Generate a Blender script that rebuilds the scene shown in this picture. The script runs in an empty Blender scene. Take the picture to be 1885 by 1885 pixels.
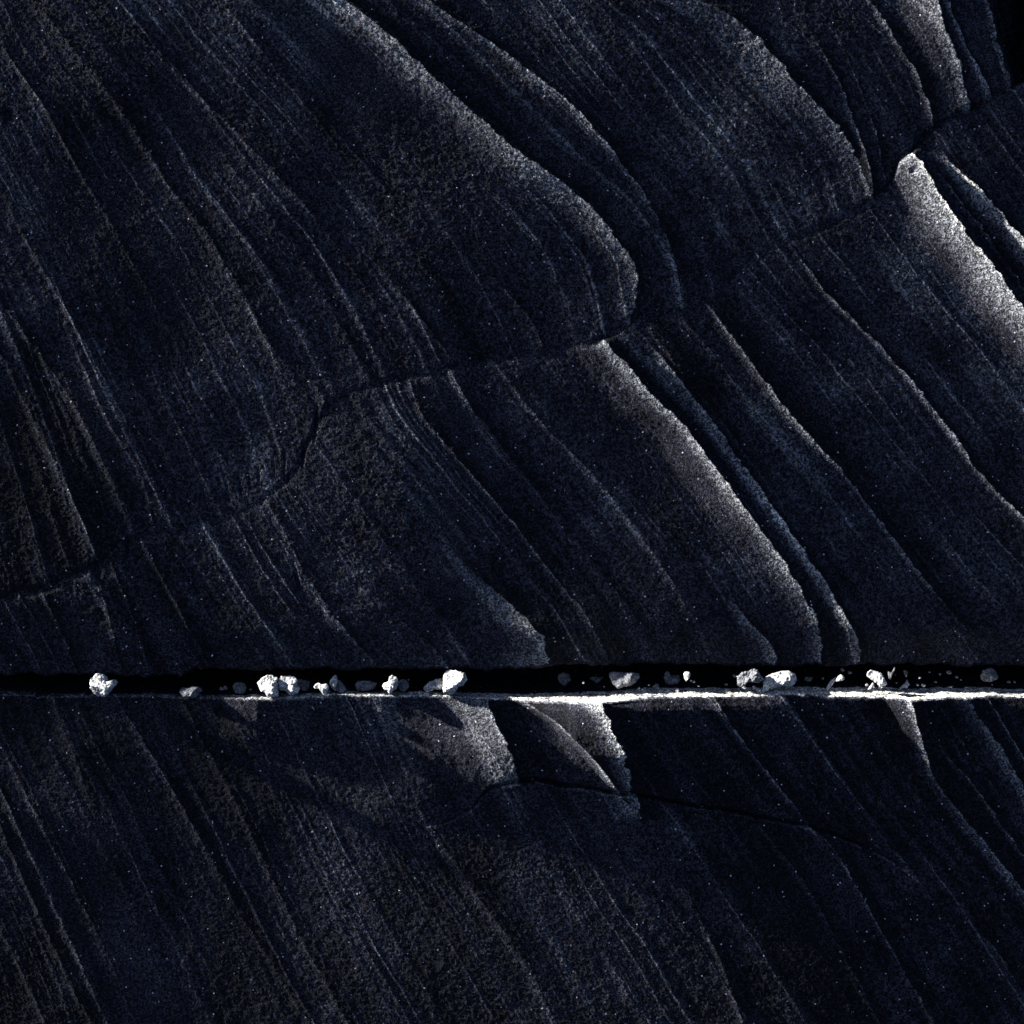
import bpy, math, random
import numpy as np
from mathutils import Vector

# ------------------------------------------------------------------ camera, sky, sun, exposure
# 1 photo pixel = 1 mm on the rock wall; the wall lies near the plane y = 0
CZ = 1.5            # height of the picture centre
CD = 3.0            # camera distance
scene = bpy.context.scene
cam_d = bpy.data.cameras.new('camera'); cam = bpy.data.objects.new('camera', cam_d)
scene.collection.objects.link(cam)
cam.location = (0.0, -CD, CZ); cam.rotation_euler = (math.radians(90), 0, 0)
cam_d.sensor_width = 36; cam_d.lens = 36 * CD / 1.885
cam_d.clip_start = 0.05; cam_d.clip_end = 2000
scene.camera = cam

SUN_EL, SUN_OUT = 28.0, 0.05      # elevation; degrees by which the sun stands in front of the wall plane
e_, o_ = math.radians(SUN_EL), math.radians(SUN_OUT)
TO_SUN = Vector((-math.cos(e_) * math.cos(o_), -math.cos(e_) * math.sin(o_), math.sin(e_)))
world = bpy.data.worlds.new('World'); scene.world = world; world.use_nodes = True
wn = world.node_tree
sky = wn.nodes.new('ShaderNodeTexSky'); sky.sky_type = 'NISHITA'; sky.sun_disc = False
sky.sun_elevation = e_; sky.sun_rotation = math.atan2(TO_SUN.x, TO_SUN.y)
sky.altitude = 5000; sky.air_density = 0.155; sky.dust_density = 6.0; sky.ozone_density = 0.2
bg = wn.nodes['Background']; bg.inputs['Strength'].default_value = 0.05
wn.links.new(sky.outputs[0], bg.inputs['Color'])
sun_d = bpy.data.lights.new('sun', 'SUN'); sun_d.energy = 5.0; sun_d.angle = math.radians(1.5)
sun_d.color = (1.0, 0.985, 0.965)
sun = bpy.data.objects.new('sun', sun_d); scene.collection.objects.link(sun)
sun.rotation_euler = TO_SUN.to_track_quat('Z', 'Y').to_euler()
vs = scene.view_settings
vs.view_transform = 'Standard'; vs.look = 'None'; vs.gamma = 1.0; vs.use_curve_mapping = False
vs.exposure = 2.8

# ------------------------------------------------------------------ noise on arrays
F = np.float32
def _h(ix, iy, seed):
    n = (ix.astype(np.int64) * 374761393 + iy.astype(np.int64) * 668265263 + seed * 974634777) & 0xFFFFFFFF
    n = ((n ^ (n >> 13)) * 1274126177) & 0xFFFFFFFF
    n = n ^ (n >> 16)
    return (n & 0xFFFFFF).astype(F) / F(0x7FFFFF) - F(1)
def vn(u, v, seed):
    fu = np.floor(u); fv = np.floor(v); a = (u - fu).astype(F); b = (v - fv).astype(F)
    iu = fu.astype(np.int64); iv = fv.astype(np.int64)
    a = a * a * (3 - 2 * a); b = b * b * (3 - 2 * b)
    n00 = _h(iu, iv, seed); n10 = _h(iu + 1, iv, seed); n01 = _h(iu, iv + 1, seed); n11 = _h(iu + 1, iv + 1, seed)
    return (n00 * (1 - a) + n10 * a) * (1 - b) + (n01 * (1 - a) + n11 * a) * b
def sm(x, a, b):
    t = np.clip((x - a) / (b - a), 0, 1); return t * t * (3 - 2 * t)

def curve_x(pts, y):
    """x of a downward running line at rows y, smoothed, going on straight past its ends"""
    p = np.array(pts, float); X, Y = p[:, 0], p[:, 1]
    s0 = (X[1] - X[0]) / (Y[1] - Y[0]); s1 = (X[-1] - X[-2]) / (Y[-1] - Y[-2])
    Xe = np.concatenate([[X[0] - s0 * 9000], X, [X[-1] + s1 * 9000]])
    Ye = np.concatenate([[Y[0] - 9000], Y, [Y[-1] + 9000]])
    return sum(np.interp(y + k, Ye, Xe) for k in (-24, -14, -5, 5, 14, 24)) / 6

# ------------------------------------------------------------------ the relief of the rock, in photo pixels = mm
# bedding guides: t value, line
G1 = [(-450, [(-400, 0), (-250, 350), (-120, 700), (-60, 1000)]),
      (-160, [(-190, 0), (0, 350), (100, 560), (200, 780), (290, 960), (330, 1040)]),
      (0, [(-45, -40), (0, 83), (80, 200), (133, 300), (213, 433), (320, 640), (400, 800), (470, 950)]),
      (150, [(60, 0), (207, 177), (300, 327), (383, 433), (480, 600), (560, 740), (585, 860)]),
      (430, [(390, 0), (520, 150), (640, 290), (760, 430), (840, 540), (890, 640)]),
      (660, [(640, 0), (735, 75), (800, 140), (870, 200), (950, 275), (1020, 320), (1085, 370), (1125, 420), (1165, 470), (1180, 560)]),
      (1000, [(1050, 0), (1180, 180), (1300, 330), (1380, 470), (1400, 540)]),
      (1290, [(1290, 0), (1380, 40), (1440, 110), (1500, 180), (1560, 240), (1590, 300), (1610, 360)]),
      (1640, [(1690, 0), (1740, 40), (1765, 90), (1785, 150), (1792, 190)]),
      (1760, [(1825, 0), (1838, 60), (1862, 130), (1872, 165)])]
G2 = [(-300, [(-260, 900), (-150, 1150), (-110, 1240)]),
      (0, [(60, 1070), (110, 1150), (150, 1240)]),
      (200, [(255, 980), (330, 1100), (420, 1240)]),
      (420, [(480, 960), (560, 1090), (650, 1230)]),
      (800, [(750, 690), (775, 760), (830, 830), (900, 910), (960, 980), (1010, 1050), (1080, 1130), (1120, 1200)]),
      (1150, [(1090, 600), (1150, 665), (1200, 725), (1270, 790), (1310, 850), (1370, 930), (1430, 1010), (1480, 1090), (1512, 1150), (1530, 1230)]),
      (1400, [(1310, 570), (1360, 630), (1420, 710), (1480, 790), (1560, 870), (1640, 980), (1700, 1060), (1760, 1130)]),
      (1600, [(1500, 500), (1530, 540), (1580, 590), (1650, 660), (1690, 710), (1760, 800), (1820, 880), (1885, 950)]),
      (1850, [(1680, 270), (1735, 365), (1770, 420), (1830, 490), (1885, 570)]),
      (1980, [(1800, 250), (1885, 370), (1960, 470)])]
G3 = [(-300, [(-300, 1290), (-60, 1885)]),
      (0, [(-45, 1290), (0, 1385), (60, 1500), (130, 1640), (200, 1780), (240, 1885)]),
      (330, [(330, 1290), (380, 1390), (440, 1500), (500, 1630), (560, 1750), (630, 1875)]),
      (800, [(700, 1290), (820, 1560), (880, 1650), (930, 1720), (980, 1800), (1030, 1885)]),
      (1300, [(1310, 1290), (1340, 1330), (1420, 1430), (1510, 1545), (1600, 1680), (1660, 1780), (1730, 1885)]),
      (1620, [(1625, 1290), (1680, 1370), (1720, 1440), (1790, 1525), (1885, 1640), (2050, 1885)]),
      (1900, [(1820, 1290), (1885, 1400), (2200, 1885)])]
BX = [-5000, -200, 100, 170, 250, 300, 400, 480, 545, 580, 620, 700, 840, 1000, 1090, 1180, 1300, 1400, 1510, 1600, 1640, 1660, 1700, 1760, 1850, 1885, 2100, 5000]
BY = [1160, 1150, 1075, 1040, 985, 975, 960, 925, 860, 780, 725, 700, 672, 650, 635, 585, 560, 460, 415, 375, 345, 295, 255, 215, 165, 140, 20, -900]

# ribs: crest line, [height in mm], ramp width to its left, decay width to its right, ramp power
def R(pts, H, w, dr, p=1.8, j=2.0): return (pts, H, w, dr, p, j)
RIBS_U1 = [
 R([(640, 0), (735, 75), (800, 140), (870, 200), (950, 275), (1020, 320), (1085, 370), (1125, 420), (1165, 470), (1180, 520), (1170, 565)], [4, 9, 9, 6, 8, 9, 9, 6, 4, 2, 1], 62, 22, 1.7, 4),
 R([(800, 0), (860, 45), (910, 75), (960, 110), (1000, 145), (1060, 190), (1110, 250), (1150, 300), (1190, 350), (1230, 430), (1250, 500)], [4, 5, 4.5, 4, 4, 4, 3, 3, 2, 2, 1], 45, 22, 1.7, 3),
 R([(1240, -30), (1300, 0), (1380, 40), (1440, 110), (1500, 180), (1560, 240), (1590, 300), (1605, 350)], [5, 6, 7, 7, 6, 5, 3, 1], 52, 14, 1.7, 4),
 R([(1500, 60), (1545, 130), (1562, 175), (1585, 240), (1606, 300), (1612, 345)], [1, 3, 4, 5, 5, 3], 30, 9, 1.4, 2),
 R([(1560, 90), (1585, 150), (1607, 200), (1622, 260), (1635, 330)], [1, 3, 4, 4, 2], 14, 9, 1.4, 2),
 R([(1610, 0), (1650, 60), (1690, 120), (1712, 175), (1728, 240)], [3, 4, 4, 4, 2], 24, 12, 1.4, 3),
 R([(1720, -20), (1738, 40), (1762, 85), (1778, 140), (1792, 190)], [17.5, 12, 6, 3, 2], 70, 10, 1.6, 3),
 R([(1745, -20), (1772, 55), (1800, 110), (1826, 160)], [5, 6, 6, 4], 26, 9, 1.4, 2),
 R([(1822, -20), (1838, 60), (1862, 130), (1872, 162)], [5, 5, 4, 3], 30, 8, 1.4, 2),
 R([(0, 83), (80, 200), (133, 300), (213, 433), (300, 600)], [3, 3, 2, 1.5, 1], 22, 12, 1.5, 2),
 R([(83, 30), (207, 177), (300, 327), (383, 433), (470, 590), (540, 700)], [2, 3, 3, 3, 3, 1.5], 40, 22, 1.5, 3),
 R([(270, 80), (383, 190), (500, 310), (590, 410), (660, 520)], [2.5, 3, 3, 2, 1], 30, 22, 1.5, 2),
 R([(440, 40), (560, 190), (640, 290)], [2, 2, 1], 26, 14, 1.5, 2),
 R([(0, 360), (65, 480), (130, 590), (200, 720), (270, 860), (330, 1000)], [1.5, 2.5, 2.5, 2, 2, 1], 16, 14, 1.4, 2),
 R([(0, 560), (70, 655), (130, 740), (190, 860), (238, 975)], [3, 3, 3, 2, 1], 26, 12, 1.5, 2),
 R([(0, 660), (60, 780), (120, 900), (165, 1000)], [3, 3, 3, 2], 30, 14, 1.5, 2),
 R([(130, 630), (190, 770), (260, 880), (280, 975)], [2, 2, 1.5, 1], 14, 12, 1.4, 1.5),
 R([(560, 690), (600, 730), (580, 800), (578, 850)], [1, 2.5, 2.5, 1], 26, 10, 1.4, 1.5),
 R([(690, 480), (780, 590), (830, 660)], [2, 3, 2], 40, 14, 1.5, 2),
 R([(480, 610), (520, 700)], [1.5, 1], 30, 12, 1.5, 2),
 R([(930, 530), (985, 590), (1000, 640)], [2, 3, 2], 36, 12, 1.5, 2),
]
RIBS_U2 = [
 R([(1668, 258), (1690, 290), (1710, 322), (1735, 365), (1770, 420), (1830, 490), (1885, 570), (1960, 660)], [2, 14, 20, 22, 22, 22, 23, 22], 78, 12, 1.8, 4),
 R([(1735, 270), (1770, 310), (1800, 335), (1850, 400), (1900, 465)], [0, 3, 9, 19, 27], 62, 14, 1.6, 3),
 R([(1745, 330), (1790, 390), (1850, 470), (1900, 540)], [3, 4, 4, 4], 22, 10, 1.4, 3),
 R([(1490, 490), (1530, 540), (1580, 590), (1650, 660), (1690, 710), (1760, 800), (1820, 880), (1900, 965)], [1, 4.5, 5, 5, 5, 5, 5, 5], 28, 20, 1.5, 3.5),
 R([(1305, 560), (1360, 630), (1420, 710), (1480, 790), (1560, 870), (1640, 980), (1700, 1060), (1760, 1130)], [1, 4.5, 5, 5, 5, 4, 3, 2], 30, 20, 1.5, 3),
 R([(1090, 600), (1120, 635), (1150, 665), (1200, 725), (1270, 790), (1310, 850), (1370, 930), (1430, 1010), (1480, 1090), (1512, 1150), (1525, 1235)], [2, 6, 8, 11, 16, 18.5, 13, 7, 4, 3, 2], 70, 13, 1.7, 3),
 R([(1255, 700), (1310, 770), (1360, 840), (1430, 940), (1500, 1040), (1545, 1110), (1590, 1180), (1597, 1235)], [4, 7, 7, 7, 8, 9, 9, 6], 42, 20, 1.4, 2.5),
 R([(1185, 585), (1240, 660), (1300, 735), (1380, 840), (1450, 940)], [2, 3, 3, 2, 1], 18, 14, 1.4, 2),
 R([(750, 690), (770, 760), (830, 830), (900, 910), (960, 980), (1010, 1050), (1080, 1130), (1110, 1190)], [2, 3, 3.5, 4, 4, 3, 2.5, 2], 26, 26, 1.5, 2),
 R([(820, 665), (860, 740), (940, 840), (1000, 920), (1060, 1010)], [2, 3, 2.5, 2, 1], 22, 16, 1.5, 2),
 R([(920, 680), (1000, 780), (1100, 880), (1200, 1010), (1310, 1190)], [2, 2.5, 2, 2, 1.5], 26, 18, 1.5, 2),
 R([(500, 940), (560, 1060), (630, 1160), (700, 1235)], [2, 3, 3, 3], 34, 26, 1.5, 2.5),
 R([(690, 1100), (760, 1165), (805, 1195), (825, 1240)], [1, 2, 3, 3], 60, 8, 1.6, 2),
 R([(880, 1060), (960, 1130), (1000, 1170), (1015, 1240)], [0.5, 3, 8, 8], 80, 34, 1.9, 4),
 R([(280, 1040), (330, 1130), (380, 1235)], [3, 3.5, 3], 16, 14, 1.5, 2),
 R([(160, 1050), (195, 1130), (215, 1235)], [2, 3, 3], 26, 10, 1.5, 2),
 R([(75, 1100), (110, 1170), (128, 1235)], [3, 3.5, 3], 20, 12, 1.5, 2),
 R([(210, 1060), (245, 1150), (266, 1235)], [3, 3, 3], 20, 8, 1.5, 2),
 R([(1390, 1150), (1432, 1195), (1438, 1235)], [2, 6, 6], 50, 14, 1.5, 3),
]
RIBS_L = [
 R([(890, 1275), (915, 1330), (935, 1370), (945, 1400), (950, 1432), (955, 1450)], [14, 14, 12, 8, 4, 0], 110, 22, 1.25, 3),
 R([(930, 1275), (1000, 1305), (1050, 1350), (1090, 1390), (1120, 1430), (1140, 1458)], [4, 17, 17, 14, 8, 1], 13, 200, 1.2, 1.5),
 R([(1095, 1275), (1125, 1330), (1150, 1390), (1165, 1460)], [25, 20, 12, 3], 100, 34, 1.2, 5),
 R([(0, 1385), (60, 1500), (130, 1640), (200, 1780), (240, 1885)], [2.5, 3, 3, 2, 1.5], 18, 14, 1.4, 2),
 R([(0, 1470), (50, 1580), (110, 1710), (190, 1885)], [3, 3, 3, 2], 20, 10, 1.4, 2),
 R([(0, 1540), (60, 1680), (130, 1830), (160, 1885)], [3, 3, 3, 2], 20, 10, 1.4, 2),
 R([(90, 1290), (140, 1420), (160, 1480)], [3, 3, 1], 30, 20, 1.4, 2),
 R([(0, 1730), (40, 1810), (75, 1885)], [2, 2, 2], 14, 12, 1.4, 1.5),
 R([(210, 1290), (290, 1420), (370, 1560), (440, 1690), (540, 1850)], [2.4, 3.2, 3.2, 2, 2], 24, 16, 1.5, 2),
 R([(330, 1290), (380, 1390), (440, 1500), (500, 1630), (560, 1750), (630, 1875)], [3.2, 3.2, 3.2, 2.4, 2.6, 2.6], 26, 14, 1.5, 2),
 R([(760, 1480), (830, 1580), (880, 1655), (930, 1720), (980, 1800), (1020, 1885)], [1, 3, 3, 3, 2, 1], 26, 22, 1.5, 2.5),
 R([(1255, 1625), (1310, 1730), (1350, 1830), (1372, 1900)], [2, 3, 3, 3], 24, 16, 1.5, 2.5),
 R([(1385, 1505), (1430, 1560), (1480, 1620), (1540, 1730), (1620, 1885)], [1.5, 3.2, 3.2, 3, 2], 28, 18, 1.5, 2.5),
 R([(1480, 1518), (1530, 1548), (1600, 1670), (1660, 1780), (1730, 1900)], [2.5, 4.6, 4.4, 4, 3], 30, 16, 1.5, 2.5),
 R([(1315, 1285), (1350, 1340), (1420, 1430), (1480, 1505)], [5, 5, 4, 2], 30, 16, 1.5, 2),
 R([(1480, 1330), (1550, 1430), (1650, 1570), (1700, 1640)], [2, 3, 3, 1], 30, 16, 1.5, 2),
 # the proud bed on the right: a riser facing the sun, then a long plateau
 R([(1666, 1280), (1685, 1330), (1703, 1385), (1722, 1440), (1790, 1525), (1810, 1545), (1885, 1640), (1990, 1770)], [21, 17, 10, 6, 5, 5, 4, 4], 40, 160, 1.1, 2),
 R([(1675, 1285), (1692, 1340), (1703, 1380)], [4, 3, 1], 14, 9, 1.3, 2),
 R([(1685, 1290), (1740, 1390), (1790, 1440), (1830, 1500), (1900, 1590)], [3, 5, 5, 5, 5], 28, 16, 1.4, 3),
 R([(1720, 1290), (1760, 1350), (1810, 1420)], [3, 4, 2], 14, 12, 1.4, 2),
 R([(1770, 1275), (1800, 1320), (1830, 1360), (1870, 1420), (1900, 1480)], [9, 10, 9, 5, 4], 60, 18, 1.5, 4),
 R([(1815, 1280), (1860, 1350), (1900, 1420)], [4, 4, 4], 26, 14, 1.4, 2),
 R([(1790, 1700), (1830, 1740), (1900, 1850)], [1, 4, 4], 40, 16, 1.5, 2),
]
CRX = [760, 830, 868, 885, 905, 930, 960, 990, 1030, 1060, 1090, 1140, 1200, 1270, 1330, 1400, 1480, 1550, 1620, 1700]
CRY = [1528, 1512, 1492, 1468, 1452, 1443, 1438, 1435, 1444, 1447, 1452, 1461, 1468, 1483, 1491, 1505, 1519, 1540, 1572, 1620]

def strata_table(seed, mean, hmin, hmax):
    r = random.Random(seed); T = np.arange(-6000, 8000, 0.5); S = np.zeros_like(T); Ln = np.zeros_like(T); x = -6000.0
    while x < 8000:
        gap = mean * math.exp(r.gauss(0, 0.55)); h = r.uniform(hmin, hmax) * (0.4 + 0.6 * min(1.5, gap / mean))
        i0, i1 = np.searchsorted(T, [x, x + gap]); 
        if i1 > i0:
            u = (T[i0:i1] - x) / gap; c = r.uniform(0.6, 0.88)
            S[i0:i1] = h * np.where(u < c, (u / c) ** 1.5, 1 - (u - c) / (1 - c))
            la = r.choice([0, 0.3, 0.5, 0.8, 1.0]); lw = r.uniform(0.9, 2.0)
            j0, j1 = np.searchsorted(T, [x + gap * c - 12, x + gap * c + 12]); Ln[j0:j1] = np.maximum(Ln[j0:j1], la * np.exp(-((T[j0:j1] - x - gap * c) / lw) ** 2))
        x += gap
    return T, S, Ln
TABS = {}
def tab(seed, mean, a, b):
    k = (seed, mean)
    if k not in TABS: TABS[k] = strata_table(seed, mean, a, b)
    return TABS[k]

def tfield(G, px, py_rows):
    Xs = np.stack([curve_x(g[1], py_rows) for g in G]); T = np.array([g[0] for g in G], float)
    out = np.empty((len(py_rows), len(px)), F)
    for i in range(len(py_rows)):
        X = Xs[:, i].copy()
        for k in range(1, len(X)):
            if X[k] < X[k - 1] + 15: X[k] = X[k - 1] + 15
        X = np.concatenate([[X[0] - 8000], X, [X[-1] + 8000]]); Tt = np.concatenate([[T[0] - 8000], T, [T[-1] + 8000]])
        out[i] = np.interp(px, X, Tt)
    return out

def hfac(h): return 0.3 if h < 3.3 else 0.4 if h < 5 else 0.7 if h < 7.5 else 1.0 if h < 13 else 1.35
def ribs_field(ribs, px, rows):
    H = np.zeros((len(rows), len(px)), F); C = np.zeros_like(H)
    PX, PY = np.meshgrid(px.astype(F), rows.astype(F))
    for n, (pts, hs, w, dr, p, j) in enumerate(ribs):
        if max(hs) < 5.5: w = w * 0.6
        ys = np.array([q[1] for q in pts], float); y0, y1 = ys[0] - 70, ys[-1] + 70
        sel = np.where((rows > y0) & (rows < y1))[0]
        if not len(sel): continue
        r = rows[sel]; X = curve_x(pts, r)
        slope = np.gradient(X, r) if len(r) > 2 else np.zeros(len(r)); cs = 1 / np.sqrt(1 + slope ** 2)
        Xs = X.copy(); X = X + j * (vn(r / 23, r * 0 + n, 5) + 0.7 * vn(r / 9, r * 0 + n, 6) + 0.5 * vn(r / 4, r * 0 + n, 7))
        A = np.interp(r, ys, [q * hfac(max(hs)) for q in hs]) * sm(r, y0, ys[0]) * (1 - sm(r, ys[-1], y1))
        A = A * (1 + 0.14 * vn(r / 60, r * 0 + n, 8))
        lo = max(0, np.searchsorted(px, X.min() - 2.5 * w) - 1); hi = min(len(px), np.searchsorted(px, X.max() + 7 * dr + 40) + 1)
        if hi <= lo: continue
        d = (px[None, lo:hi] - X[:, None]) * cs[:, None]
        ds = (px[None, lo:hi] - Xs[:, None]) * cs[:, None]
        left = np.clip((ds + w) / w, 0, 1.25) ** p
        right = np.exp(-np.clip(d, 0, None) / dr)
        H[sel[0]:sel[-1] + 1, lo:hi] += (A[:, None] * np.where(d < 0, left, right)).astype(F)
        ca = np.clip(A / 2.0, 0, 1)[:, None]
        C[sel[0]:sel[-1] + 1, lo:hi] += (ca * np.where(d < 0, np.clip((ds + w) / w, 0, 1) ** 2.5 * (0.42 if max(hs) < 18 else 0.55 if max(hs) < 19 else 0.60), -0.42 * np.exp(-np.clip(d, 0, None) / max(min(dr, 30), 8)))).astype(F)  # painted light: ramp up to the crest paler, shade past it darker
    return H, C

def strata(t, PX, PY, seed):
    wob = 3.0 * vn(PX / 70, PY / 70, seed) + 1.2 * vn(PX / 19, PY / 19, seed + 1) + 0.8 * vn(PX / 7, PY / 7, seed + 2)
    tt = t + wob
    ta, tb = tab(seed, 34.0, 0.5, 2.2), tab(seed + 50, 11.0, 0.1, 0.75)
    a = np.interp(tt, ta[0], ta[1]).astype(F); b = np.interp(tt, tb[0], tb[1]).astype(F)
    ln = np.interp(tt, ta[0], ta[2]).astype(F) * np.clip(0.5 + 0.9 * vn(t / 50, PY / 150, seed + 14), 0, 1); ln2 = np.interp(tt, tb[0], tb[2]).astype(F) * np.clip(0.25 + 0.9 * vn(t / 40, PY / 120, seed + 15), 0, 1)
    ma = 0.55 + 0.6 * vn(t / 160, PY / 330, seed + 3); mb = 0.5 + 0.8 * vn(t / 90, PY / 260, seed + 4)
    # the colour of the beds: paler hard ones, darker soft ones
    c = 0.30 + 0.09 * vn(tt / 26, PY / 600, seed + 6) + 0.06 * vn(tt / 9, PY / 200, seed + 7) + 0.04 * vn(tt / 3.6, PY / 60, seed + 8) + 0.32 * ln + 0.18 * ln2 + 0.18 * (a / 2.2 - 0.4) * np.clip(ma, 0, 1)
    c += 0.10 * vn(PX / 210, PY / 260, seed + 9) + 0.10 * vn(PX / 60, PY / 70, seed + 10)
    return a * np.clip(ma, 0.05, 1.2) * STRATA_A + b * np.clip(mb, 0, 1.3) * STRATA_B + 0.5 * ln + 0.3 * ln2, c
STRATA_A, STRATA_B = 0.3, 0.35

def pits(H, PX, PY, lst):
    for (x, y, r, d, *sl) in lst:
        tall, lean = sl if sl else (1.0, 0.0)          # slits: stretched downwards and leaning
        q = ((PX - x - lean * (PY - y)) ** 2 + ((PY - y) / tall) ** 2) / (r * r)
        H -= (d * np.exp(-q * q)).astype(F)

def grain(PX, PY, seed):
    n1 = vn((PX + 0.35 * PY) / 3.3, (PY - 0.35 * PX) / 2.6, seed)
    n2 = vn(PX / 6.1 + 9.3, PY / 5.3, seed + 1)
    n3 = vn(PX / 14, PY / 14, seed + 2)
    cl = 0.6 + 0.5 * vn(PX / 90, PY / 90, seed + 3)
    spark = np.clip(vn(PX / 2.4, PY / 2.4, seed + 4) - 0.72, 0, 1) * 3.2 * np.clip(vn(PX / 40, PY / 40, seed + 5) + 0.6, 0, 1)
    return GR * (0.36 * n1 + 0.34 * n2 * cl + 0.30 * n3 * cl) + SP * spark
GR, SP = 0.8, 0.25

def upper_relief(px, rows):
    PX, PY = np.meshgrid(px.astype(F), rows.astype(F))
    Bl = np.interp(px, BX, BY)
    wig = 4 * vn(px / 30, px * 0, 91) + 2.5 * vn(px / 9, px * 0, 92)
    sd = PY - (Bl + wig)[None, :]
    wm = np.interp(px, [-500, 200, 350, 600, 1000, 1550, 1620], [7, 5, 6, 10, 9, 7, 5])[None, :]; m = sm(sd, -wm, wm)
    (r1, k1), (s1, c1) = ribs_field(RIBS_U1, px, rows), strata(tfield(G1, px, rows), PX, PY, 11)
    (r2, k2), (s2, c2) = ribs_field(RIBS_U2, px, rows), strata(tfield(G2, px, rows), PX, PY, 21)
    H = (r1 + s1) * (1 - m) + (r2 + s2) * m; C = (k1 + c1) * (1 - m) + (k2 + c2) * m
    amp = np.interp(px, [-500, 100, 260, 420, 560, 900, 1100, 1250, 1500, 1620, 1885, 2200], [1.2, 2.0, 2.8, 2.4, 1.6, 1.4, 2.4, 3, 2.5, 8, 9, 4]) * (1 + 0.8 * vn(px / 45, px * 0, 93))
    H -= amp[None, :] * np.exp(-(sd / 7.0) ** 2)
    # black recess beyond the edge in the upper right corner
    ex = curve_x([(1826, -20), (1840, 60), (1865, 130), (1885, 180)], rows)
    H -= 320 * sm(PX, ex[:, None] + 2, ex[:, None] + 50) * (1 - m) * (1 - sm(PX, 1960, 2040)) * (1 - sm(-PY, 300, 500))
    # slow swells
    H += 1.6 * vn(PX / 420 + 3.3, PY / 420, 61) + 1.2 * vn(PX / 160, PY / 200 + 5.1, 62)
    H += 4 * np.exp(-((PX - 690) / 150) ** 2 - ((PY - 960) / 260) ** 2)
    H -= 10 * sm(PX, 1020, 1300) * sm(PY, 1150, 1245)
    H -= 10 * (1 - sm(PX, 60, 220)) * sm(PY, 1100, 1245)
    C -= 0.10 * (1 - sm(PX, 40, 170)) * sm(PY, 980, 1120)      # broad areas of shade painted into the rock colour
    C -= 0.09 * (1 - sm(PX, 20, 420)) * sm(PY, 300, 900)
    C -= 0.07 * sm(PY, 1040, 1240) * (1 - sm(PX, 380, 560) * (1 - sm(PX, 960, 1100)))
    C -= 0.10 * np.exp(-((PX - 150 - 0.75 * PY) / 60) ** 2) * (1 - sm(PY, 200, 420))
    C += 0.05 * np.exp(-((PX - 700) / 200) ** 2 - ((PY - 950) / 330) ** 2) + 0.05 * np.exp(-((PX - 1000 - 0.9 * (PY - 300)) / 150) ** 2) * (1 - sm(PY, 350, 600)) + 0.05 * np.exp(-((PX - 1420) / 160) ** 2 - ((PY - 220) / 200) ** 2)
    pits(H, PX, PY, [(708, 281, 6, 7), (1390, 62, 5, 6), (5, 205, 10, 9), (1474, 152, 4, 5), (1534, 205, 5, 6), (1550, 235, 4, 4),
                     (1683, 312, 6, 3), (578, 780, 3.4, 8, 8, -0.08), (602, 742, 3, 5, 6, -0.05), (555, 836, 3, 7, 7, -0.05), (229, 1006, 4, 8, 5, 0.0), (172, 1052, 7, 8, 3.2, 0.0),
                     (345, 925, 2.6, 3, 7, .2), (372, 917, 2.6, 4, 7, .2), (394, 908, 2.4, 3, 7, .2), (414, 902, 2.4, 4, 7, .2), (437, 892, 2.6, 4, 7, .15), (455, 884, 2.4, 3, 6, .15), (472, 872, 2.4, 4, 7, .1),
                     (500, 862, 2.4, 3, 8, .05), (520, 850, 2.4, 3, 8, .0), (262, 968, 2.6, 3, 6, .3), (280, 955, 2.6, 3, 7, .3), (300, 950, 2.6, 3, 6, .3), (245, 985, 2.4, 3, 5, .2), (540, 1050, 3, 4, 5, .3), (545, 1068, 3, 5, 5, .3),
                     (795, 42, 6, 5), (1640, 352, 16, 7), (1705, 252, 14, 7), (1715, 262, 12, 6), (1275, 742, 5, 5), (215, 1130, 4, 4), (1690, 1292, 5, 5)])
    return H + grain(PX, PY, 31), C

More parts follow.
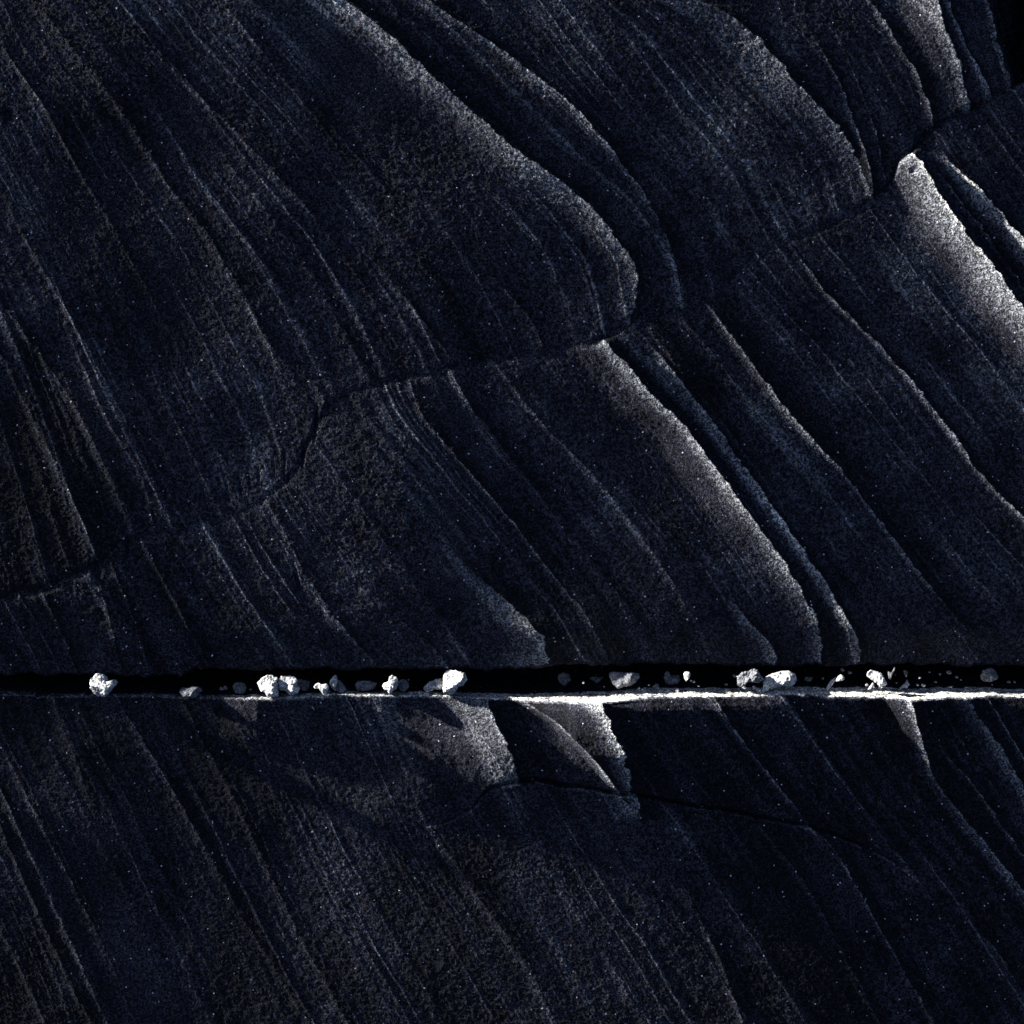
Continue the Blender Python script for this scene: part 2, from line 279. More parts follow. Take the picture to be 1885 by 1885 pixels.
def lower_relief(px, rows):
    PX, PY = np.meshgrid(px.astype(F), rows.astype(F))
    (H, C), (s1, c1) = ribs_field(RIBS_L, px, rows), strata(tfield(G3, px, rows), PX, PY, 41)
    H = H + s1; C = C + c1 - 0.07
    C -= 0.09 * sm(PX, 1150, 1500) * (1 - 0.7 * sm(PX - 0.75 * (PY - 1290), 1640, 1700)) + 0.05 * sm(PY, 1600, 1880) + 0.05 * (1 - sm(PX, 0, 300))  # shade painted into the colour at the right, bottom and left
    C -= 0.06 * np.exp(-((PX - 1560 - 0.7 * (PY - 1400)) / 90) ** 2 - ((PY - 1420) / 170) ** 2)  # shade left of the riser painted as a darker blob
    cy = np.interp(px, CRX, CRY) + 1.6 * vn(px / 12, px * 0, 95) + 1.0 * vn(px / 5, px * 0, 96)
    d = PY - cy[None, :]
    dep = np.interp(px, [740, 830, 870, 890, 960, 1100, 1400, 1560, 1650, 1720], [0, 2, 3, 9, 22, 20, 18, 9, 4, 0])
    wd = np.interp(px, [740, 880, 960, 1100, 1500, 1700], [1.8, 2.6, 4.4, 4.0, 3.4, 2.4])
    H -= dep[None, :] * np.exp(-np.abs(d / wd[None, :]) ** 3)
    C += 0.22 * np.exp(-((d - wd[None, :] - 2.5) / 2.2) ** 2) * (dep > 1)[None, :]      # thin highlight painted along the crack's lower lip
    # the flake above the crack swells out above it, the rock below starts lower and rounded
    fl = np.interp(px, [850, 930, 1200, 1550, 1700], [0, 4, 5, 3, 0])
    H += fl[None, :] * (np.exp(-np.clip(-d, 0, None) / 60) * (d < 0)) - fl[None, :] * 0.6 * np.exp(-np.clip(d, 0, None) / 14) * (d >= 0)
    H += 1.4 * vn(PX / 420 + 1.7, PY / 420, 63) + 1.2 * vn(PX / 170, PY / 200 + 2.1, 64)
    # worn, rounded lip where the pale patches are
    soft = np.interp(px, [700, 820, 900, 960, 1040, 1110, 1200, 1600, 1660, 1700, 1760, 1800, 1850, 1900], [0, 1, .8, .5, 1, .9, 0, 0, .6, .2, .2, .7, .5, .2])
    H -= (soft[None, :] * 10 * np.exp(-np.clip(PY - 1288, 0, None) / 60)).astype(F)
    pits(H, PX, PY, [(1690, 1300, 8, 6), (1705, 1305, 8, 5), (1757, 1320, 6, 5), (1832, 1295, 5, 4), (1817, 1325, 3, 3), (1706, 1357, 5, 3)])
    return H + grain(PX, PY, 51), C

# ------------------------------------------------------------------ slot geometry (px = mm)
def slot_top(px):      # lower rim of the upper rock
    b = np.interp(px, [-5000, 0, 300, 325, 335, 600, 900, 985, 1010, 1200, 1500, 1885, 5000], [1246, 1246, 1247, 1246, 1237, 1236, 1236, 1236, 1229, 1227, 1230, 1229, 1229])
    return b + 2.6 * vn(px / 26, px * 0, 71) + 2.4 * vn(px / 13, px * 0, 74) + 1.8 * vn(px / 9, px * 0, 72) + 0.7 * vn(px / 4, px * 0, 73) - 5
def lip(px):           # upper rim of the lower rock's face
    b = np.interp(px, [-5000, 0, 45, 62, 200, 300, 400, 470, 560, 640, 800, 900, 980, 1060, 1130, 1200, 1300, 1400, 1480, 1520, 1560, 1620, 1670, 1740, 1775, 1830, 1885, 5000],
                  [1283, 1284, 1283, 1287, 1286, 1287, 1291, 1291, 1289, 1285, 1287, 1290, 1292, 1294, 1291, 1285, 1285, 1283, 1281, 1285, 1284, 1285, 1288, 1283, 1286, 1283, 1286, 1286])
    return b + 0.8 * vn(px / 22, px * 0, 75) + 0.8 * vn(px / 8, px * 0, 76)
def band(px):          # visible height of the sunlit strip of the ledge
    return np.interp(px, [-5000, 0, 250, 400, 470, 560, 640, 800, 900, 960, 1060, 1130, 1300, 1400, 1450, 1500, 1560, 1640, 1700, 1800, 5000],
                     [1.5, 1.5, 1.5, 2.5, 6, 6, 4.5, 6, 7, 8, 15, 14, 12, 12, 12, 12, 13, 16, 13, 12, 12])
U_Y = 22.0
def undercut(px): return np.interp(px, [-5000, 0, 150, 320, 340, 600, 980, 1040, 5000], [12, 12, 12, 12, 12, 12, 12, 20, 20])
FS, BS = 0.20, 0.10    # slope of the front and of the back of the ledge
def lip_y(px): return U_Y + undercut(px) - band(px) / (FS + 0.11)
def floor_row(px, y):  # photo row (true height) of the ledge surface at depth y (mm)
    L = lip_y(px); f = band(px) / (FS + 0.11)
    d = np.clip(y - L, 0, None)
    return lip(px) - 4 - FS * np.minimum(d, f) - BS * np.clip(d - f, 0, None)

def W(pxv, row, ymm):  # photo mm -> world metres
    return (pxv - 942.5) / 1000.0, ymm / 1000.0, CZ + (942.5 - row) / 1000.0

def grid_mesh(name, X, Y, Z, mat, bed_and_light):
    n, m = X.shape
    me = bpy.data.meshes.new(name)
    co = np.stack([X, Y, Z], -1).reshape(-1, 3).astype(F)
    idx = np.arange(n * m, dtype=np.int32).reshape(n, m)
    q = np.stack([idx[:-1, :-1], idx[1:, :-1], idx[1:, 1:], idx[:-1, 1:]], -1).reshape(-1)
    nf = (n - 1) * (m - 1)
    me.vertices.add(n * m); me.vertices.foreach_set('co', co.ravel())
    me.loops.add(nf * 4); me.loops.foreach_set('vertex_index', q)
    me.polygons.add(nf); me.polygons.foreach_set('loop_start', np.arange(0, nf * 4, 4, dtype=np.int32))
    me.polygons.foreach_set('use_smooth', np.ones(nf, bool))
    at = me.attributes.new('bed_and_light', 'FLOAT', 'POINT'); at.data.foreach_set('value', np.clip(bed_and_light, 0, 1).astype(F).ravel())
    me.update(calc_edges=True); me.materials.append(mat)
    o = bpy.data.objects.new(name, me); scene.collection.objects.link(o)
    return o

def outward(step, far, k=1.16):
    v = [step]
    while v[-1] < far: v.append(v[-1] + max(step, (v[-1]) * (k - 1) + step * 0.3))
    return np.array(v)
STEP = 1.76
PXC = np.arange(-40, 1926, STEP)
PXC = np.concatenate([-40 - outward(3, 4200)[::-1], PXC, PXC[-1] + outward(3, 4200)])

# ------------------------------------------------------------------ materials
def rock_material(name, c0, c1, rough, gscale, bump, speck, bed_and_light=False, s1=14):
    m = bpy.data.materials.new(name); m.use_nodes = True; nt = m.node_tree; N = nt.nodes; L = nt.links
    b = N['Principled BSDF']; b.inputs['Roughness'].default_value = rough; b.inputs['Specular IOR Level'].default_value = 0.15
    tc = N.new('ShaderNodeTexCoord')
    n1 = N.new('ShaderNodeTexNoise'); n1.inputs['Scale'].default_value = s1; n1.inputs['Detail'].default_value = 4; n1.inputs['Roughness'].default_value = 0.6
    n2 = N.new('ShaderNodeTexNoise'); n2.inputs['Scale'].default_value = gscale; n2.inputs['Detail'].default_value = 2
    vo = N.new('ShaderNodeTexVoronoi'); vo.inputs['Scale'].default_value = gscale * 1.5
    for n in (n1, n2, vo): L.new(tc.outputs['Object'], n.inputs['Vector'])
    r1 = N.new('ShaderNodeValToRGB'); r1.color_ramp.elements[0].position = 0.3; r1.color_ramp.elements[1].position = 0.72
    r1.color_ramp.elements[0].color = (*c0, 1); r1.color_ramp.elements[1].color = (*c1, 1); L.new(n1.outputs[0], r1.inputs[0])
    # mineral colour varies by grain, with the shading of pits painted in
    r2 = N.new('ShaderNodeValToRGB'); r2.color_ramp.elements[0].position = 0.42; r2.color_ramp.elements[1].position = 0.60
    r2.color_ramp.elements[0].color = (*([0.2] * 3 if bed_and_light else [0.5] * 3), 1); r2.color_ramp.elements[1].color = (*([1.65] * 3 if bed_and_light else [1.2] * 3), 1); L.new(n2.outputs[0], r2.inputs[0])
    mx = N.new('ShaderNodeMix'); mx.data_type = 'RGBA'; mx.blend_type = 'MULTIPLY'; mx.inputs[0].default_value = 1
    L.new(r1.outputs[0], mx.inputs[6]); L.new(r2.outputs[0], mx.inputs[7])
    out = mx.outputs[2]
    if bed_and_light:
        n4 = N.new('ShaderNodeTexNoise'); n4.inputs['Scale'].default_value = 125; n4.inputs['Detail'].default_value = 3; L.new(tc.outputs['Object'], n4.inputs['Vector'])
        r4 = N.new('ShaderNodeValToRGB'); r4.color_ramp.elements[0].position = 0.40; r4.color_ramp.elements[1].position = 0.60
        r4.color_ramp.elements[0].color = (0.55, 0.55, 0.55, 1); r4.color_ramp.elements[1].color = (1.3, 1.3, 1.3, 1); L.new(n4.outputs[0], r4.inputs[0])
        m4 = N.new('ShaderNodeMix'); m4.data_type = 'RGBA'; m4.blend_type = 'MULTIPLY'; m4.inputs[0].default_value = 1
        L.new(out, m4.inputs[6]); L.new(r4.outputs[0], m4.inputs[7]); out = m4.outputs[2]
        at = N.new('ShaderNodeAttribute'); at.attribute_name = 'bed_and_light'  # bed colour together with the painted light and shade
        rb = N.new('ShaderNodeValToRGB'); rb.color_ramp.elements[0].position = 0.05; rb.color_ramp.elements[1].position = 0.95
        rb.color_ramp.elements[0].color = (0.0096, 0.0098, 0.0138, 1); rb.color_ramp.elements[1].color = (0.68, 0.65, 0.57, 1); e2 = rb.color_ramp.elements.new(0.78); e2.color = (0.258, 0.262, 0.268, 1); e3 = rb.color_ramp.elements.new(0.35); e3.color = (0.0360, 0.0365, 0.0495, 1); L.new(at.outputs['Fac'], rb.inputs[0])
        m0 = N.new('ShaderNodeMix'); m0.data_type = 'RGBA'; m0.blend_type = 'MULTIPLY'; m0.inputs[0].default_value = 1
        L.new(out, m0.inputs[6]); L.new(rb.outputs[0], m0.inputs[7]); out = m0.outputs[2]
    if speck:
        sp = N.new('ShaderNodeSeparateColor'); L.new(vo.outputs['Color'], sp.inputs[0])
        gt = N.new('ShaderNodeMath'); gt.operation = 'GREATER_THAN'; gt.inputs[1].default_value = speck; L.new(sp.outputs[0], gt.inputs[0])
        m2 = N.new('ShaderNodeMix'); m2.data_type = 'RGBA'; L.new(gt.outputs[0], m2.inputs[0]); L.new(out, m2.inputs[6]); m2.inputs[7].default_value = (0.6, 0.6, 0.64, 1)
        out = m2.outputs[2]
    L.new(out, b.inputs['Base Color'])
    bp = N.new('ShaderNodeBump'); bp.inputs['Strength'].default_value = 1.0; bp.inputs['Distance'].default_value = bump
    n3 = N.new('ShaderNodeTexNoise'); n3.inputs['Scale'].default_value = gscale * 1.3; n3.inputs['Detail'].default_value = 3; n3.inputs['Roughness'].default_value = 0.6
    L.new(tc.outputs['Object'], n3.inputs['Vector']); L.new(n3.outputs[0], bp.inputs['Height']); L.new(bp.outputs[0], b.inputs['Normal'])
    return m
M_ROCK = rock_material('dark_sandstone', (0.85, 0.85, 0.85), (1.15, 1.15, 1.15), 0.95, 300, 0.0020, 0.9985, bed_and_light=True)
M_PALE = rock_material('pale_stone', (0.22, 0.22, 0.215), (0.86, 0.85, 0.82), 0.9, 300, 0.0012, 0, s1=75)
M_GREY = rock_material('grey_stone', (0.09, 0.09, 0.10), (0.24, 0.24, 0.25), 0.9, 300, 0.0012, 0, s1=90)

# ------------------------------------------------------------------ upper rock
rows = np.arange(-40, 1300, STEP)
rows = np.concatenate([-40 - outward(3, 3600)[::-1], rows])
H, BED_AND_LIGHT = upper_relief(PXC, rows)
PX, PY = np.meshgrid(PXC, rows)
E = slot_top(PXC)[None, :]
ex = PY - E
th = np.clip(ex / 8, 0, 1) * math.pi / 2
row = np.where(ex > 0, E + 5 * np.sin(th), PY)
Yd = U_Y - H + undercut(PXC)[None, :] * sm(ex, -75, -2) + np.where(ex > 0, 5 * (1 - np.cos(th)) + np.clip(ex - 8, 0, None) * 6.5, 0)
Hh = H * np.clip(1 - (ex - 8) / 20, 0, 1)
Yd = np.where(ex > 8, Yd + H - Hh, Yd)
x_, y_, z_ = W(PX, row, Yd)
BED_AND_LIGHT = np.where(ex > 0, 0.1, BED_AND_LIGHT)  # roof of the slot painted near black for its shade
up = grid_mesh('upper_rock_face', x_, y_, z_, M_ROCK, BED_AND_LIGHT); up['kind'] = 'structure'
up['label'] = 'dark cross-bedded sandstone wall above the stone-filled slot'

# ------------------------------------------------------------------ lower rock
rows = np.arange(1232, 1926, STEP)
rows = np.concatenate([rows, rows[-1] + outward(3, 4000)])
H, BED_AND_LIGHT = lower_relief(PXC, rows)
PX, PY = np.meshgrid(PXC, rows)
E = lip(PXC)[None, :]
ex = E - PY
th = np.clip(ex / 6, 0, 1) * math.pi / 2 * 0.87
f = (band(PXC) / (FS + 0.11))[None, :]
d = 4 * (1 - np.cos(th)) + np.clip(ex - 6, 0, None) * 2.2 + np.clip(ex - 34, 0, None) ** 2 * 1.2
fr = FS * np.minimum(d, f) + BS * np.clip(d - f, 0, None)
back = np.clip(d - 230, 0, None) * 3
row = np.where(ex > 0, E - 4 * np.sin(th) - fr - back, PY)
floor_n = 0.9 * vn(PX / 11, PY / 3 + 4, 81) + 0.6 * vn(PX / 4, PY / 2, 82) + 1.2 * vn(PX / 40, PY / 9, 83)
row = row - np.where(ex > 6, floor_n, 0)
LB = np.interp(PXC, [-5000, 0, 300, 650, 1000, 1400, 5000], [24, 24, 24, 20, 15, 12, 11])[None, :]      # the face below the lip is one even plane
LT = np.interp(PXC, [-5000, 0, 300, 650, 800, 950, 1050, 1150, 1230, 1400, 1600, 1650, 1885, 5000], [27, 27, 27, 24, 9, 3, -4, -6, 6, 15, 16, 13, 10, 10])[None, :]
LB = LT + (LB - LT) * sm(PY, 1370, 1540)      # the flake above the crack stands proud
fade = np.interp(PXC, [1420, 1470, 1630, 1660], [110, 34, 34, 110])[None, :]
wl = sm(-ex, 0, fade)
Yd = lip_y(PXC)[None, :] * (1 - wl) + LB * wl - H * np.clip(1 - ex / 10, 0, 1) + np.where(ex > 0, d, 0)
x_, y_, z_ = W(PX, row, Yd)
BED_AND_LIGHT = np.where(ex > 2, np.where(d < f + 8, np.clip(np.interp(PXC, [0, 350, 450, 700, 850, 1100, 1885], [0.35, 0.45, 0.75, 0.75, 0.9, 1, 1])[None, :] + 0.22 * vn(PX / 9, PY / 3, 87) + 0.15 * vn(PX / 60, PY / 9, 88), 0, 1), 0.1), np.where(ex > -1, np.maximum(BED_AND_LIGHT, 0.45), BED_AND_LIGHT))     # sunlit strip of the ledge painted pale, slot behind painted dark as shade
lo = grid_mesh('lower_rock_face', x_, y_, z_, M_ROCK, BED_AND_LIGHT); lo['kind'] = 'structure'
lo['label'] = 'dark sandstone ledge with a sunlit lip and a crack below it'
del H, PX, PY, x_, y_, z_

# ------------------------------------------------------------------ loose stones
def ico(sub):
    t = (1 + 5 ** 0.5) / 2
    V = [(-1, t, 0), (1, t, 0), (-1, -t, 0), (1, -t, 0), (0, -1, t), (0, 1, t), (0, -1, -t), (0, 1, -t), (t, 0, -1), (t, 0, 1), (-t, 0, -1), (-t, 0, 1)]
    V = [np.array(v) / np.linalg.norm(v) for v in V]
    Fc = [(0, 11, 5), (0, 5, 1), (0, 1, 7), (0, 7, 10), (0, 10, 11), (1, 5, 9), (5, 11, 4), (11, 10, 2), (10, 7, 6), (7, 1, 8), (3, 9, 4), (3, 4, 2), (3, 2, 6), (3, 6, 8), (3, 8, 9), (4, 9, 5), (2, 4, 11), (6, 2, 10), (8, 6, 7), (9, 8, 1)]
    for _ in range(sub):
        cache = {}; nf = []
        def mid(a, b):
            k = (min(a, b), max(a, b))
            if k not in cache:
                v = V[a] + V[b]; V.append(v / np.linalg.norm(v)); cache[k] = len(V) - 1
            return cache[k]
        for a, b, c in Fc:
            x, y, z = mid(a, b), mid(b, c), mid(c, a); nf += [(a, x, z), (b, y, x), (c, z, y), (x, y, z)]
        Fc = nf
    return np.array(V), Fc
ICO = {s: ico(s) for s in (3, 4, 5)}
def n3(P, s, seed):
    return (vn(P[:, 0] * s + seed, P[:, 1] * s, seed) + vn(P[:, 1] * s + 7.7, P[:, 2] * s + seed, seed + 1) + vn(P[:, 2] * s + 3.1, P[:, 0] * s, seed + 2)) / 1.8

def stone(name, ox, pts, label, cat, mat, sub=4, depth=0.8, dy=0.0, seed=1, group=None, rough=0.75, npit=18, force_y=None):
    P = np.array([(ox + x / 9.425, 1220 + y / 9.425) for x, y in pts])
    # centre: area centroid of the outline
    x0, y0 = P[:, 0], P[:, 1]; x1, y1 = np.roll(x0, -1), np.roll(y0, -1); cr = x0 * y1 - x1 * y0
    A = cr.sum() / 2; c = np.array([((x0 + x1) * cr).sum() / (6 * A), ((y0 + y1) * cr).sum() / (6 * A)])
    bottom = P[:, 1].max()
    # depth at which the ledge, as seen from the camera, reaches the stone's foot
    ys = np.arange(lip_y(c[0]) + 3, 170, 1.0)
    proj = 942.5 + (floor_row(c[0], ys) - 942.5) * CD * 1000 / (CD * 1000 + ys)
    k = np.where(proj <= bottom + 1.0)[0]; yc = ys[k[0]] if len(k) else 120.0
    yc = (force_y if force_y is not None else yc) + dy
    s = (CD * 1000 + yc) / (CD * 1000)
    ang = np.linspace(-math.pi, math.pi, 361); Rr = np.zeros(361)
    for i, a in enumerate(ang):
        dx, dyy = math.cos(a), -math.sin(a); best = 0
        for j in range(len(P)):
            a0 = P[j] - c; a1 = P[(j + 1) % len(P)] - c; e = a1 - a0; den = dx * e[1] - dyy * e[0]
            if abs(den) < 1e-9: continue
            t = (a0[0] * e[1] - a0[1] * e[0]) / den; u = (a0[0] * dyy - a0[1] * dx) / den
            if t > 0 and -1e-6 <= u <= 1 + 1e-6: best = max(best, t)
        Rr[i] = best
    Rr[0] = Rr[-1] = (Rr[0] + Rr[-1]) / 2
    V, Fc = ICO[sub]; r = random.Random(seed)
    th = np.arctan2(V[:, 2], V[:, 0]); q = np.sqrt(V[:, 0] ** 2 + V[:, 2] ** 2)
    Rt = np.interp(th, ang, Rr); mean = np.mean(Rr)
    qq = q ** 0.72; x = Rt * qq * np.cos(th); z = Rt * qq * np.sin(th)
    y = np.sign(V[:, 1]) * np.abs(V[:, 1]) ** 0.8 * mean * depth * (0.75 + 0.25 * Rt / mean)
    y = y - 0.5 * (x - 0.8 * z) * np.clip(1 - q ** 2, 0, 1) * (V[:, 1] < 0)      # broken so that the front faces up and to the left
    Q = np.stack([x, y, z], 1)
    for _ in range(4):     # broken facets on the front and the back
        nn = np.array([r.uniform(-1, 1), r.choice([-1, -1, 1]) * r.uniform(0.5, 1.2), r.uniform(-1, 1)]); nn /= np.linalg.norm(nn)
        dd = Q @ nn; lim = dd.max() * r.uniform(0.62, 0.86); over = np.clip(dd - lim, 0, None); Q = Q - np.outer(over * 0.85, nn)
    U = Q / mean
    disp = rough * mean * (0.09 * n3(U, 1.7, seed) + 0.07 * n3(U, 4.1, seed + 9) + 0.05 * n3(U, 9.3, seed + 5) + 0.02 * n3(U, 19.3, seed + 3))
    Q = Q * (1 + (disp / np.maximum(np.linalg.norm(Q, axis=1), 1e-3)))[:, None]
    for _ in range(npit):
        i = r.randrange(len(Q)); rad = r.uniform(0.06, 0.15) * mean
        g = np.exp(-(((Q - Q[i]) ** 2).sum(1) / rad ** 2) ** 1.5); Q = Q - (Q / np.maximum(np.linalg.norm(Q, axis=1), 1e-3)[:, None]) * (g * rad * 1.2)[:, None]
    wx, wy, wz = W(942.5 + (c[0] - 942.5) * s, 942.5 + (c[1] - 942.5) * s, yc)
    Q = Q * s / 1000.0
    base = Q[:, 2].min(); Q[:, 2] -= base                      # origin at the stone's foot
    me = bpy.data.meshes.new(name); me.from_pydata(Q.tolist(), [], Fc); me.polygons.foreach_set('use_smooth', np.ones(len(Fc), bool)); me.update()
    me.materials.append(mat)
    o = bpy.data.objects.new(name, me); scene.collection.objects.link(o)
    o.location = (wx, wy, wz + base)
    o['label'] = label; o['category'] = cat
    if group: o['group'] = group
    return o

G_ = 'loose stones lying in the slot'
ST = [
 (150, [(150, 350), (175, 270), (235, 215), (280, 192), (370, 200), (430, 240), (458, 300), (520, 298), (580, 300), (610, 340), (605, 385), (550, 440), (470, 520), (430, 570), (370, 580), (295, 575), (250, 545), (200, 500), (165, 430)],
  'white heart-shaped stone standing alone at the far left of the ledge', M_PALE, 5, 0.8, 0, {}),
 (320, [(100, 470), (150, 425), (290, 430), (330, 400), (430, 410), (510, 480), (450, 520), (400, 600), (300, 610), (150, 590), (110, 520)],
  'low wide dark stone in shadow, second from the left', M_GREY, 4, 0.8, 0, {}),
 (320, [(1025, 400), (1060, 350), (1140, 330), (1220, 360), (1260, 420), (1240, 490), (1190, 535), (1080, 530), (1040, 470)],
  'small round dim grey stone left of the pair of white lumps', M_GREY, 4, 0.9, 0, {}),
 (460, [(112, 350), (160, 310), (230, 265), (300, 220), (390, 215), (420, 250), (480, 270), (490, 350), (500, 440), (510, 540), (480, 580), (330, 575), (260, 500), (200, 500), (150, 410)],
  'white lump with a rough grey underside, left one of a touching pair', M_PALE, 5, 0.7, 0, {}),
 (460, [(487, 300), (540, 240), (650, 225), (710, 210), (820, 240), (840, 300), (820, 380), (870, 440), (850, 520), (760, 555), (680, 550), (620, 490), (500, 460), (489, 380)],
  'white pitted lump, right one of a touching pair', M_PALE, 5, 0.7, 0, {}),
 (460, [(790, 300), (840, 260), (930, 290), (1040, 320), (1030, 400), (1000, 470), (960, 490), (860, 450), (790, 400)],
  'shaded grey stone tucked behind the right side of the white pitted lump', M_GREY, 4, 0.6, 12, {}),
 (460, [(1110, 420), (1150, 350), (1210, 350), (1230, 385), (1350, 365), (1370, 410), (1350, 480), (1340, 560), (1280, 560), (1220, 480), (1200, 440), (1130, 450)],
  'little forked stone left of the upright pointed white one', M_PALE, 4, 0.5, 0, {}),
 (460, [(1375, 370), (1400, 290), (1450, 240), (1490, 195), (1520, 260), (1515, 350), (1490, 420), (1480, 500), (1440, 455), (1400, 420)],
  'upright pointed white splinter of stone', M_PALE, 5, 0.6, -4, {}),
 (460, [(1480, 300), (1560, 310), (1650, 400), (1680, 470), (1600, 530), (1480, 480)],
  'dark stone in the shade right behind the pointed white splinter', M_GREY, 4, 0.7, 8, {}),
 (600, [(500, 390), (540, 320), (640, 310), (760, 320), (900, 340), (890, 420), (800, 470), (650, 495), (550, 480)],
  'broad dark stone deep in the shade, left of the three-lobed pale one', M_GREY, 4, 0.6, 0, {}),
 (600, [(975, 400), (1010, 350), (1080, 330), (1110, 240), (1150, 215), (1220, 250), (1250, 300), (1240, 400), (1220, 460), (1160, 490), (1110, 545), (1060, 490), (1000, 450)],
  'pale three-lobed stone with a white knob on its left', M_PALE, 5, 0.8, 0, {}),
 (600, [(1245, 340), (1290, 290), (1370, 290), (1430, 340), (1440, 420), (1390, 480), (1330, 500), (1290, 480), (1250, 410)],
  'round pitted grey stone touching the three-lobed pale one', M_GREY, 5, 0.8, -6, {}),
 (690, [(835, 470), (870, 400), (930, 330), (1050, 280), (1180, 270), (1230, 350), (1220, 465), (1060, 460), (930, 515), (880, 490)],
  'low speckled stone leaning against the tall white block', M_PALE, 5, 0.7, 4, {}),
 (690, [(1175, 470), (1190, 380), (1195, 220), (1240, 140), (1340, 115), (1440, 150), (1560, 190), (1600, 300), (1540, 390), (1440, 420), (1380, 500), (1330, 560), (1260, 555), (1200, 520)],
  'tallest white block with a flat sunlit left face, near the middle', M_PALE, 5, 0.75, -3, {}),
 (1010, [(150, 270), (180, 200), (260, 170), (340, 200), (390, 280), (350, 350), (280, 400), (180, 350)],
  'faint dark stone in the shade where the sunlit lip is widest', M_GREY, 4, 0.8, 0, {}),
 (1010, [(700, 260), (780, 240), (950, 250), (900, 310), (830, 350), (760, 310)],
  'small faint stone just left of the grey wedge', M_GREY, 4, 0.8, 0, {}),
 (1010, [(1035, 200), (1070, 160), (1200, 155), (1400, 160), (1590, 180), (1560, 300), (1480, 360), (1380, 400), (1190, 440), (1110, 390), (1080, 300)],
  'grey wedge-shaped stone with a flat top, jammed under the roof', M_GREY, 5, 0.6, 0, dict(force_y=26)),
 (1190, [(300, 240), (330, 160), (380, 140), (420, 230), (560, 210), (580, 290), (540, 370), (400, 380), (320, 350)],
  'dark stone with a raised left corner, left of the small white tooth', M_GREY, 4, 0.8, 0, {}),
 (1190, [(640, 200), (660, 155), (750, 155), (770, 200), (740, 270), (690, 325), (655, 280)],
  'small white tooth-shaped stone hanging point down from the roof', M_PALE, 4, 0.8, 0, dict(force_y=16)),
 (1340, [(160, 240), (220, 210), (260, 160), (400, 125), (520, 125), (560, 190), (610, 270), (540, 350), (440, 345), (330, 330), (280, 400), (210, 420), (160, 360), (175, 300)],
  'rough grey stone with a hollow underside, left of the big white block', M_GREY, 5, 0.7, 0, dict(force_y=14, rough=1.4)),
 (1340, [(600, 500), (615, 400), (612, 300), (660, 240), (740, 185), (830, 170), (950, 140), (1060, 140), (1150, 190), (1190, 300), (1170, 350), (1080, 410), (960, 400), (800, 440), (700, 460), (640, 500)],
  'big bright white block standing out on the right half of the ledge', M_PALE, 5, 0.6, 2, {}),
 (1340, [(1325, 300), (1350, 240), (1470, 250), (1450, 310), (1380, 330)],
  'small dim stone just right of the big white block', M_GREY, 3, 0.8, 0, {}),
 (1500, [(195, 460), (220, 390), (280, 300), (370, 240), (350, 310), (300, 400), (250, 430), (220, 495)],
  'thin slanting shard leaning up to the right', M_PALE, 4, 0.5, 4, {}),
 (1500, [(360, 310), (400, 230), (450, 200), (520, 240), (510, 300), (440, 310), (375, 330)],
  'small pale stone resting on the top end of the slanting shard', M_PALE, 4, 0.8, 0, dict(force_y=22)),
 (1500, [(905, 200), (920, 155), (970, 120), (1060, 150), (1150, 185), (1200, 260), (1240, 370), (1200, 400), (1120, 400), (1040, 330), (960, 270), (915, 240)],
  'white stone tilted down to the right on small props', M_PALE, 5, 0.7, 0, dict(force_y=6)),
 (1500, [(915, 468), (970, 390), (1015, 335), (1040, 365), (1000, 425), (960, 468)],
  'narrow pale prop under the left end of the tilted white stone', M_PALE, 3, 0.7, 0, dict(force_y=4)),
 (1500, [(1100, 450), (1120, 405), (1200, 395), (1170, 440), (1130, 462)],
  'tiny pale prop under the right end of the tilted white stone', M_PALE, 3, 0.9, 0, dict(force_y=6)),
 (1500, [(1265, 150), (1330, 170), (1380, 75), (1400, 100), (1350, 190), (1310, 290), (1280, 270)],
  'grey forked sliver just right of the tilted white stone', M_GREY, 4, 0.6, 0, dict(force_y=22)),
 (1500, [(1540, 130), (1605, 140), (1600, 240), (1570, 250), (1545, 190)],
  'small upright grey chip above the little white peak', M_GREY, 3, 0.7, 0, dict(force_y=26)),
 (1500, [(1470, 440), (1520, 390), (1580, 340), (1590, 290), (1615, 290), (1620, 350), (1645, 370), (1590, 440), (1540, 430), (1490, 455)],
  'little white peaked stone standing on the widest part of the lip', M_PALE, 4, 0.8, 0, {}),
 (1685, [(535, 430), (560, 410), (660, 400), (640, 425), (560, 440)],
  'thin flat grey flake lying between the crumbs and the last round stone', M_GREY, 3, 0.8, 0, dict(force_y=24)),
 (1685, [(1130, 240), (1180, 130), (1260, 100), (1330, 80), (1390, 160), (1430, 260), (1370, 300), (1290, 330), (1200, 320), (1150, 290)],
  'round rough grey stone at the far right of the slot', M_GREY, 5, 0.8, 0, dict(force_y=30)),
]
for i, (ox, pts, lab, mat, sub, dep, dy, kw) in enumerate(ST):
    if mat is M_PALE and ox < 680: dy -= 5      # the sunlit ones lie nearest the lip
    stone('stone', ox, pts, lab, 'stone', mat, sub, dep, dy, seed=100 + 17 * i, group=G_, **kw)

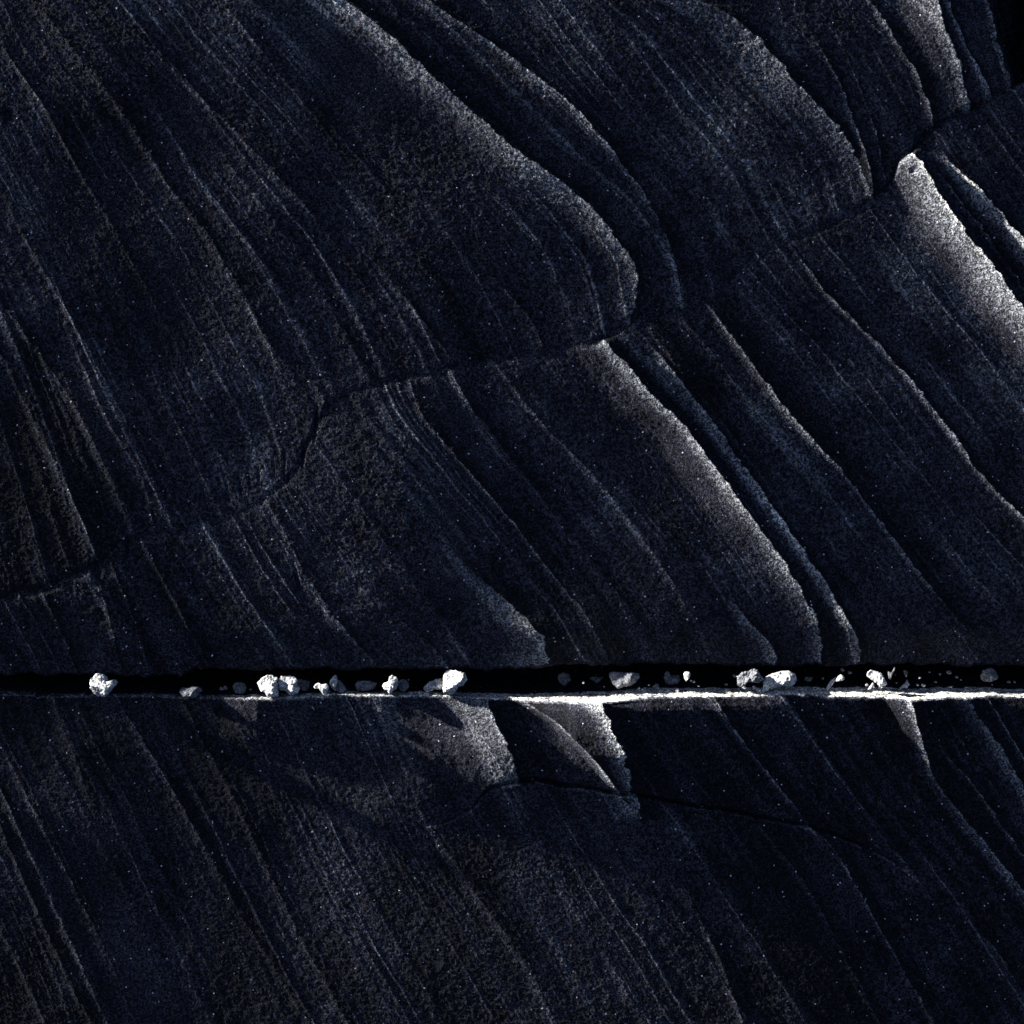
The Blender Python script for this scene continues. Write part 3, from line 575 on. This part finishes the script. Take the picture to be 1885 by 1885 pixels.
# crumbs: (photo x, photo y, size px, pale?)
CR = [(408, 1268, 8, 0), (415, 1266, 8, 0), (461, 1269, 5, 0), (1073, 1255, 4, 0), (1074, 1257, 4, 1), (1112, 1264, 4, 0), (1176, 1267, 5, 1), (1183, 1269, 5, 1), (1194, 1261, 4, 1),
      (1208, 1264, 12, 0), (1272, 1253, 4, 1), (1277, 1255, 5, 1), (1286, 1263, 4, 1), (1275, 1267, 4, 0), (1312, 1269, 7, 0), (1247, 1272, 7, 1), (1337, 1260, 5, 0),
      (1361, 1270, 8, 0), (1370, 1266, 7, 1), (1388, 1265, 7, 1), (1396, 1270, 10, 1), (1352, 1244, 7, 0), (1515, 1249, 6, 0), (1577, 1264, 4, 0), (1564, 1238, 8, 0), (1551, 1233, 7, 0),
      (1596, 1261, 6, 1), (1594, 1266, 4, 0), (1608, 1265, 5, 1), (1648, 1242, 3, 0), (1650, 1257, 4, 0), (1693, 1248, 5, 1), (1689, 1261, 5, 1), (1700, 1262, 8, 1), (1711, 1237, 5, 0),
      (1722, 1255, 5, 0), (1730, 1241, 5, 0), (1747, 1238, 9, 0), (1761, 1246, 6, 0), (1769, 1251, 4, 0), (1797, 1267, 4, 0), (1826, 1260, 4, 0), (1857, 1255, 6, 0), (1867, 1255, 5, 0),
      (606, 1272, 5, 0), (752, 1251, 4, 0), (774, 1272, 4, 0)]
NEAR = [(190, 'the white heart-shaped stone'), (352, 'the low wide dark stone'), (441, 'the small round dim stone'), (515, 'the touching white pair'), (592, 'the little forked stone'),
        (618, 'the pointed white splinter'), (672, 'the broad dark stone'), (728, 'the three-lobed pale stone'), (830, 'the tall white block'), (1036, 'the faint dark stone'), (1149, 'the grey wedge'),
        (1237, 'the dark stone with a raised corner'), (1265, 'the small white tooth'), (1380, 'the hollow grey stone'), (1436, 'the big white block'), (1536, 'the slanting shard'),
        (1612, 'the tilted white stone'), (1641, 'the grey forked sliver'), (1667, 'the little white peak'), (1748, 'the thin flat flake'), (1820, 'the last round grey stone')]
for i, (x, y, s, pale) in enumerate(CR):
    nm = min(NEAR, key=lambda q: abs(q[0] - x)); side = 'right of' if x > nm[0] + 14 else 'left of' if x < nm[0] - 14 else 'beneath' if y > 1256 else 'beside'
    lab = 'tiny %s crumb %s, %s %s' % ('pale' if pale else 'dim grey', 'on the ledge' if y > 1256 else 'high in the slot', side, nm[1])
    r = random.Random(900 + i); n = 8; pts = []
    for k in range(n):
        a = -2 * math.pi * k / n; rr = s / 2 * r.uniform(0.7, 1.25)
        pts.append(((x + rr * math.cos(a)) * 9.425, (y - 1220 + rr * math.sin(a) * 0.85) * 9.425))
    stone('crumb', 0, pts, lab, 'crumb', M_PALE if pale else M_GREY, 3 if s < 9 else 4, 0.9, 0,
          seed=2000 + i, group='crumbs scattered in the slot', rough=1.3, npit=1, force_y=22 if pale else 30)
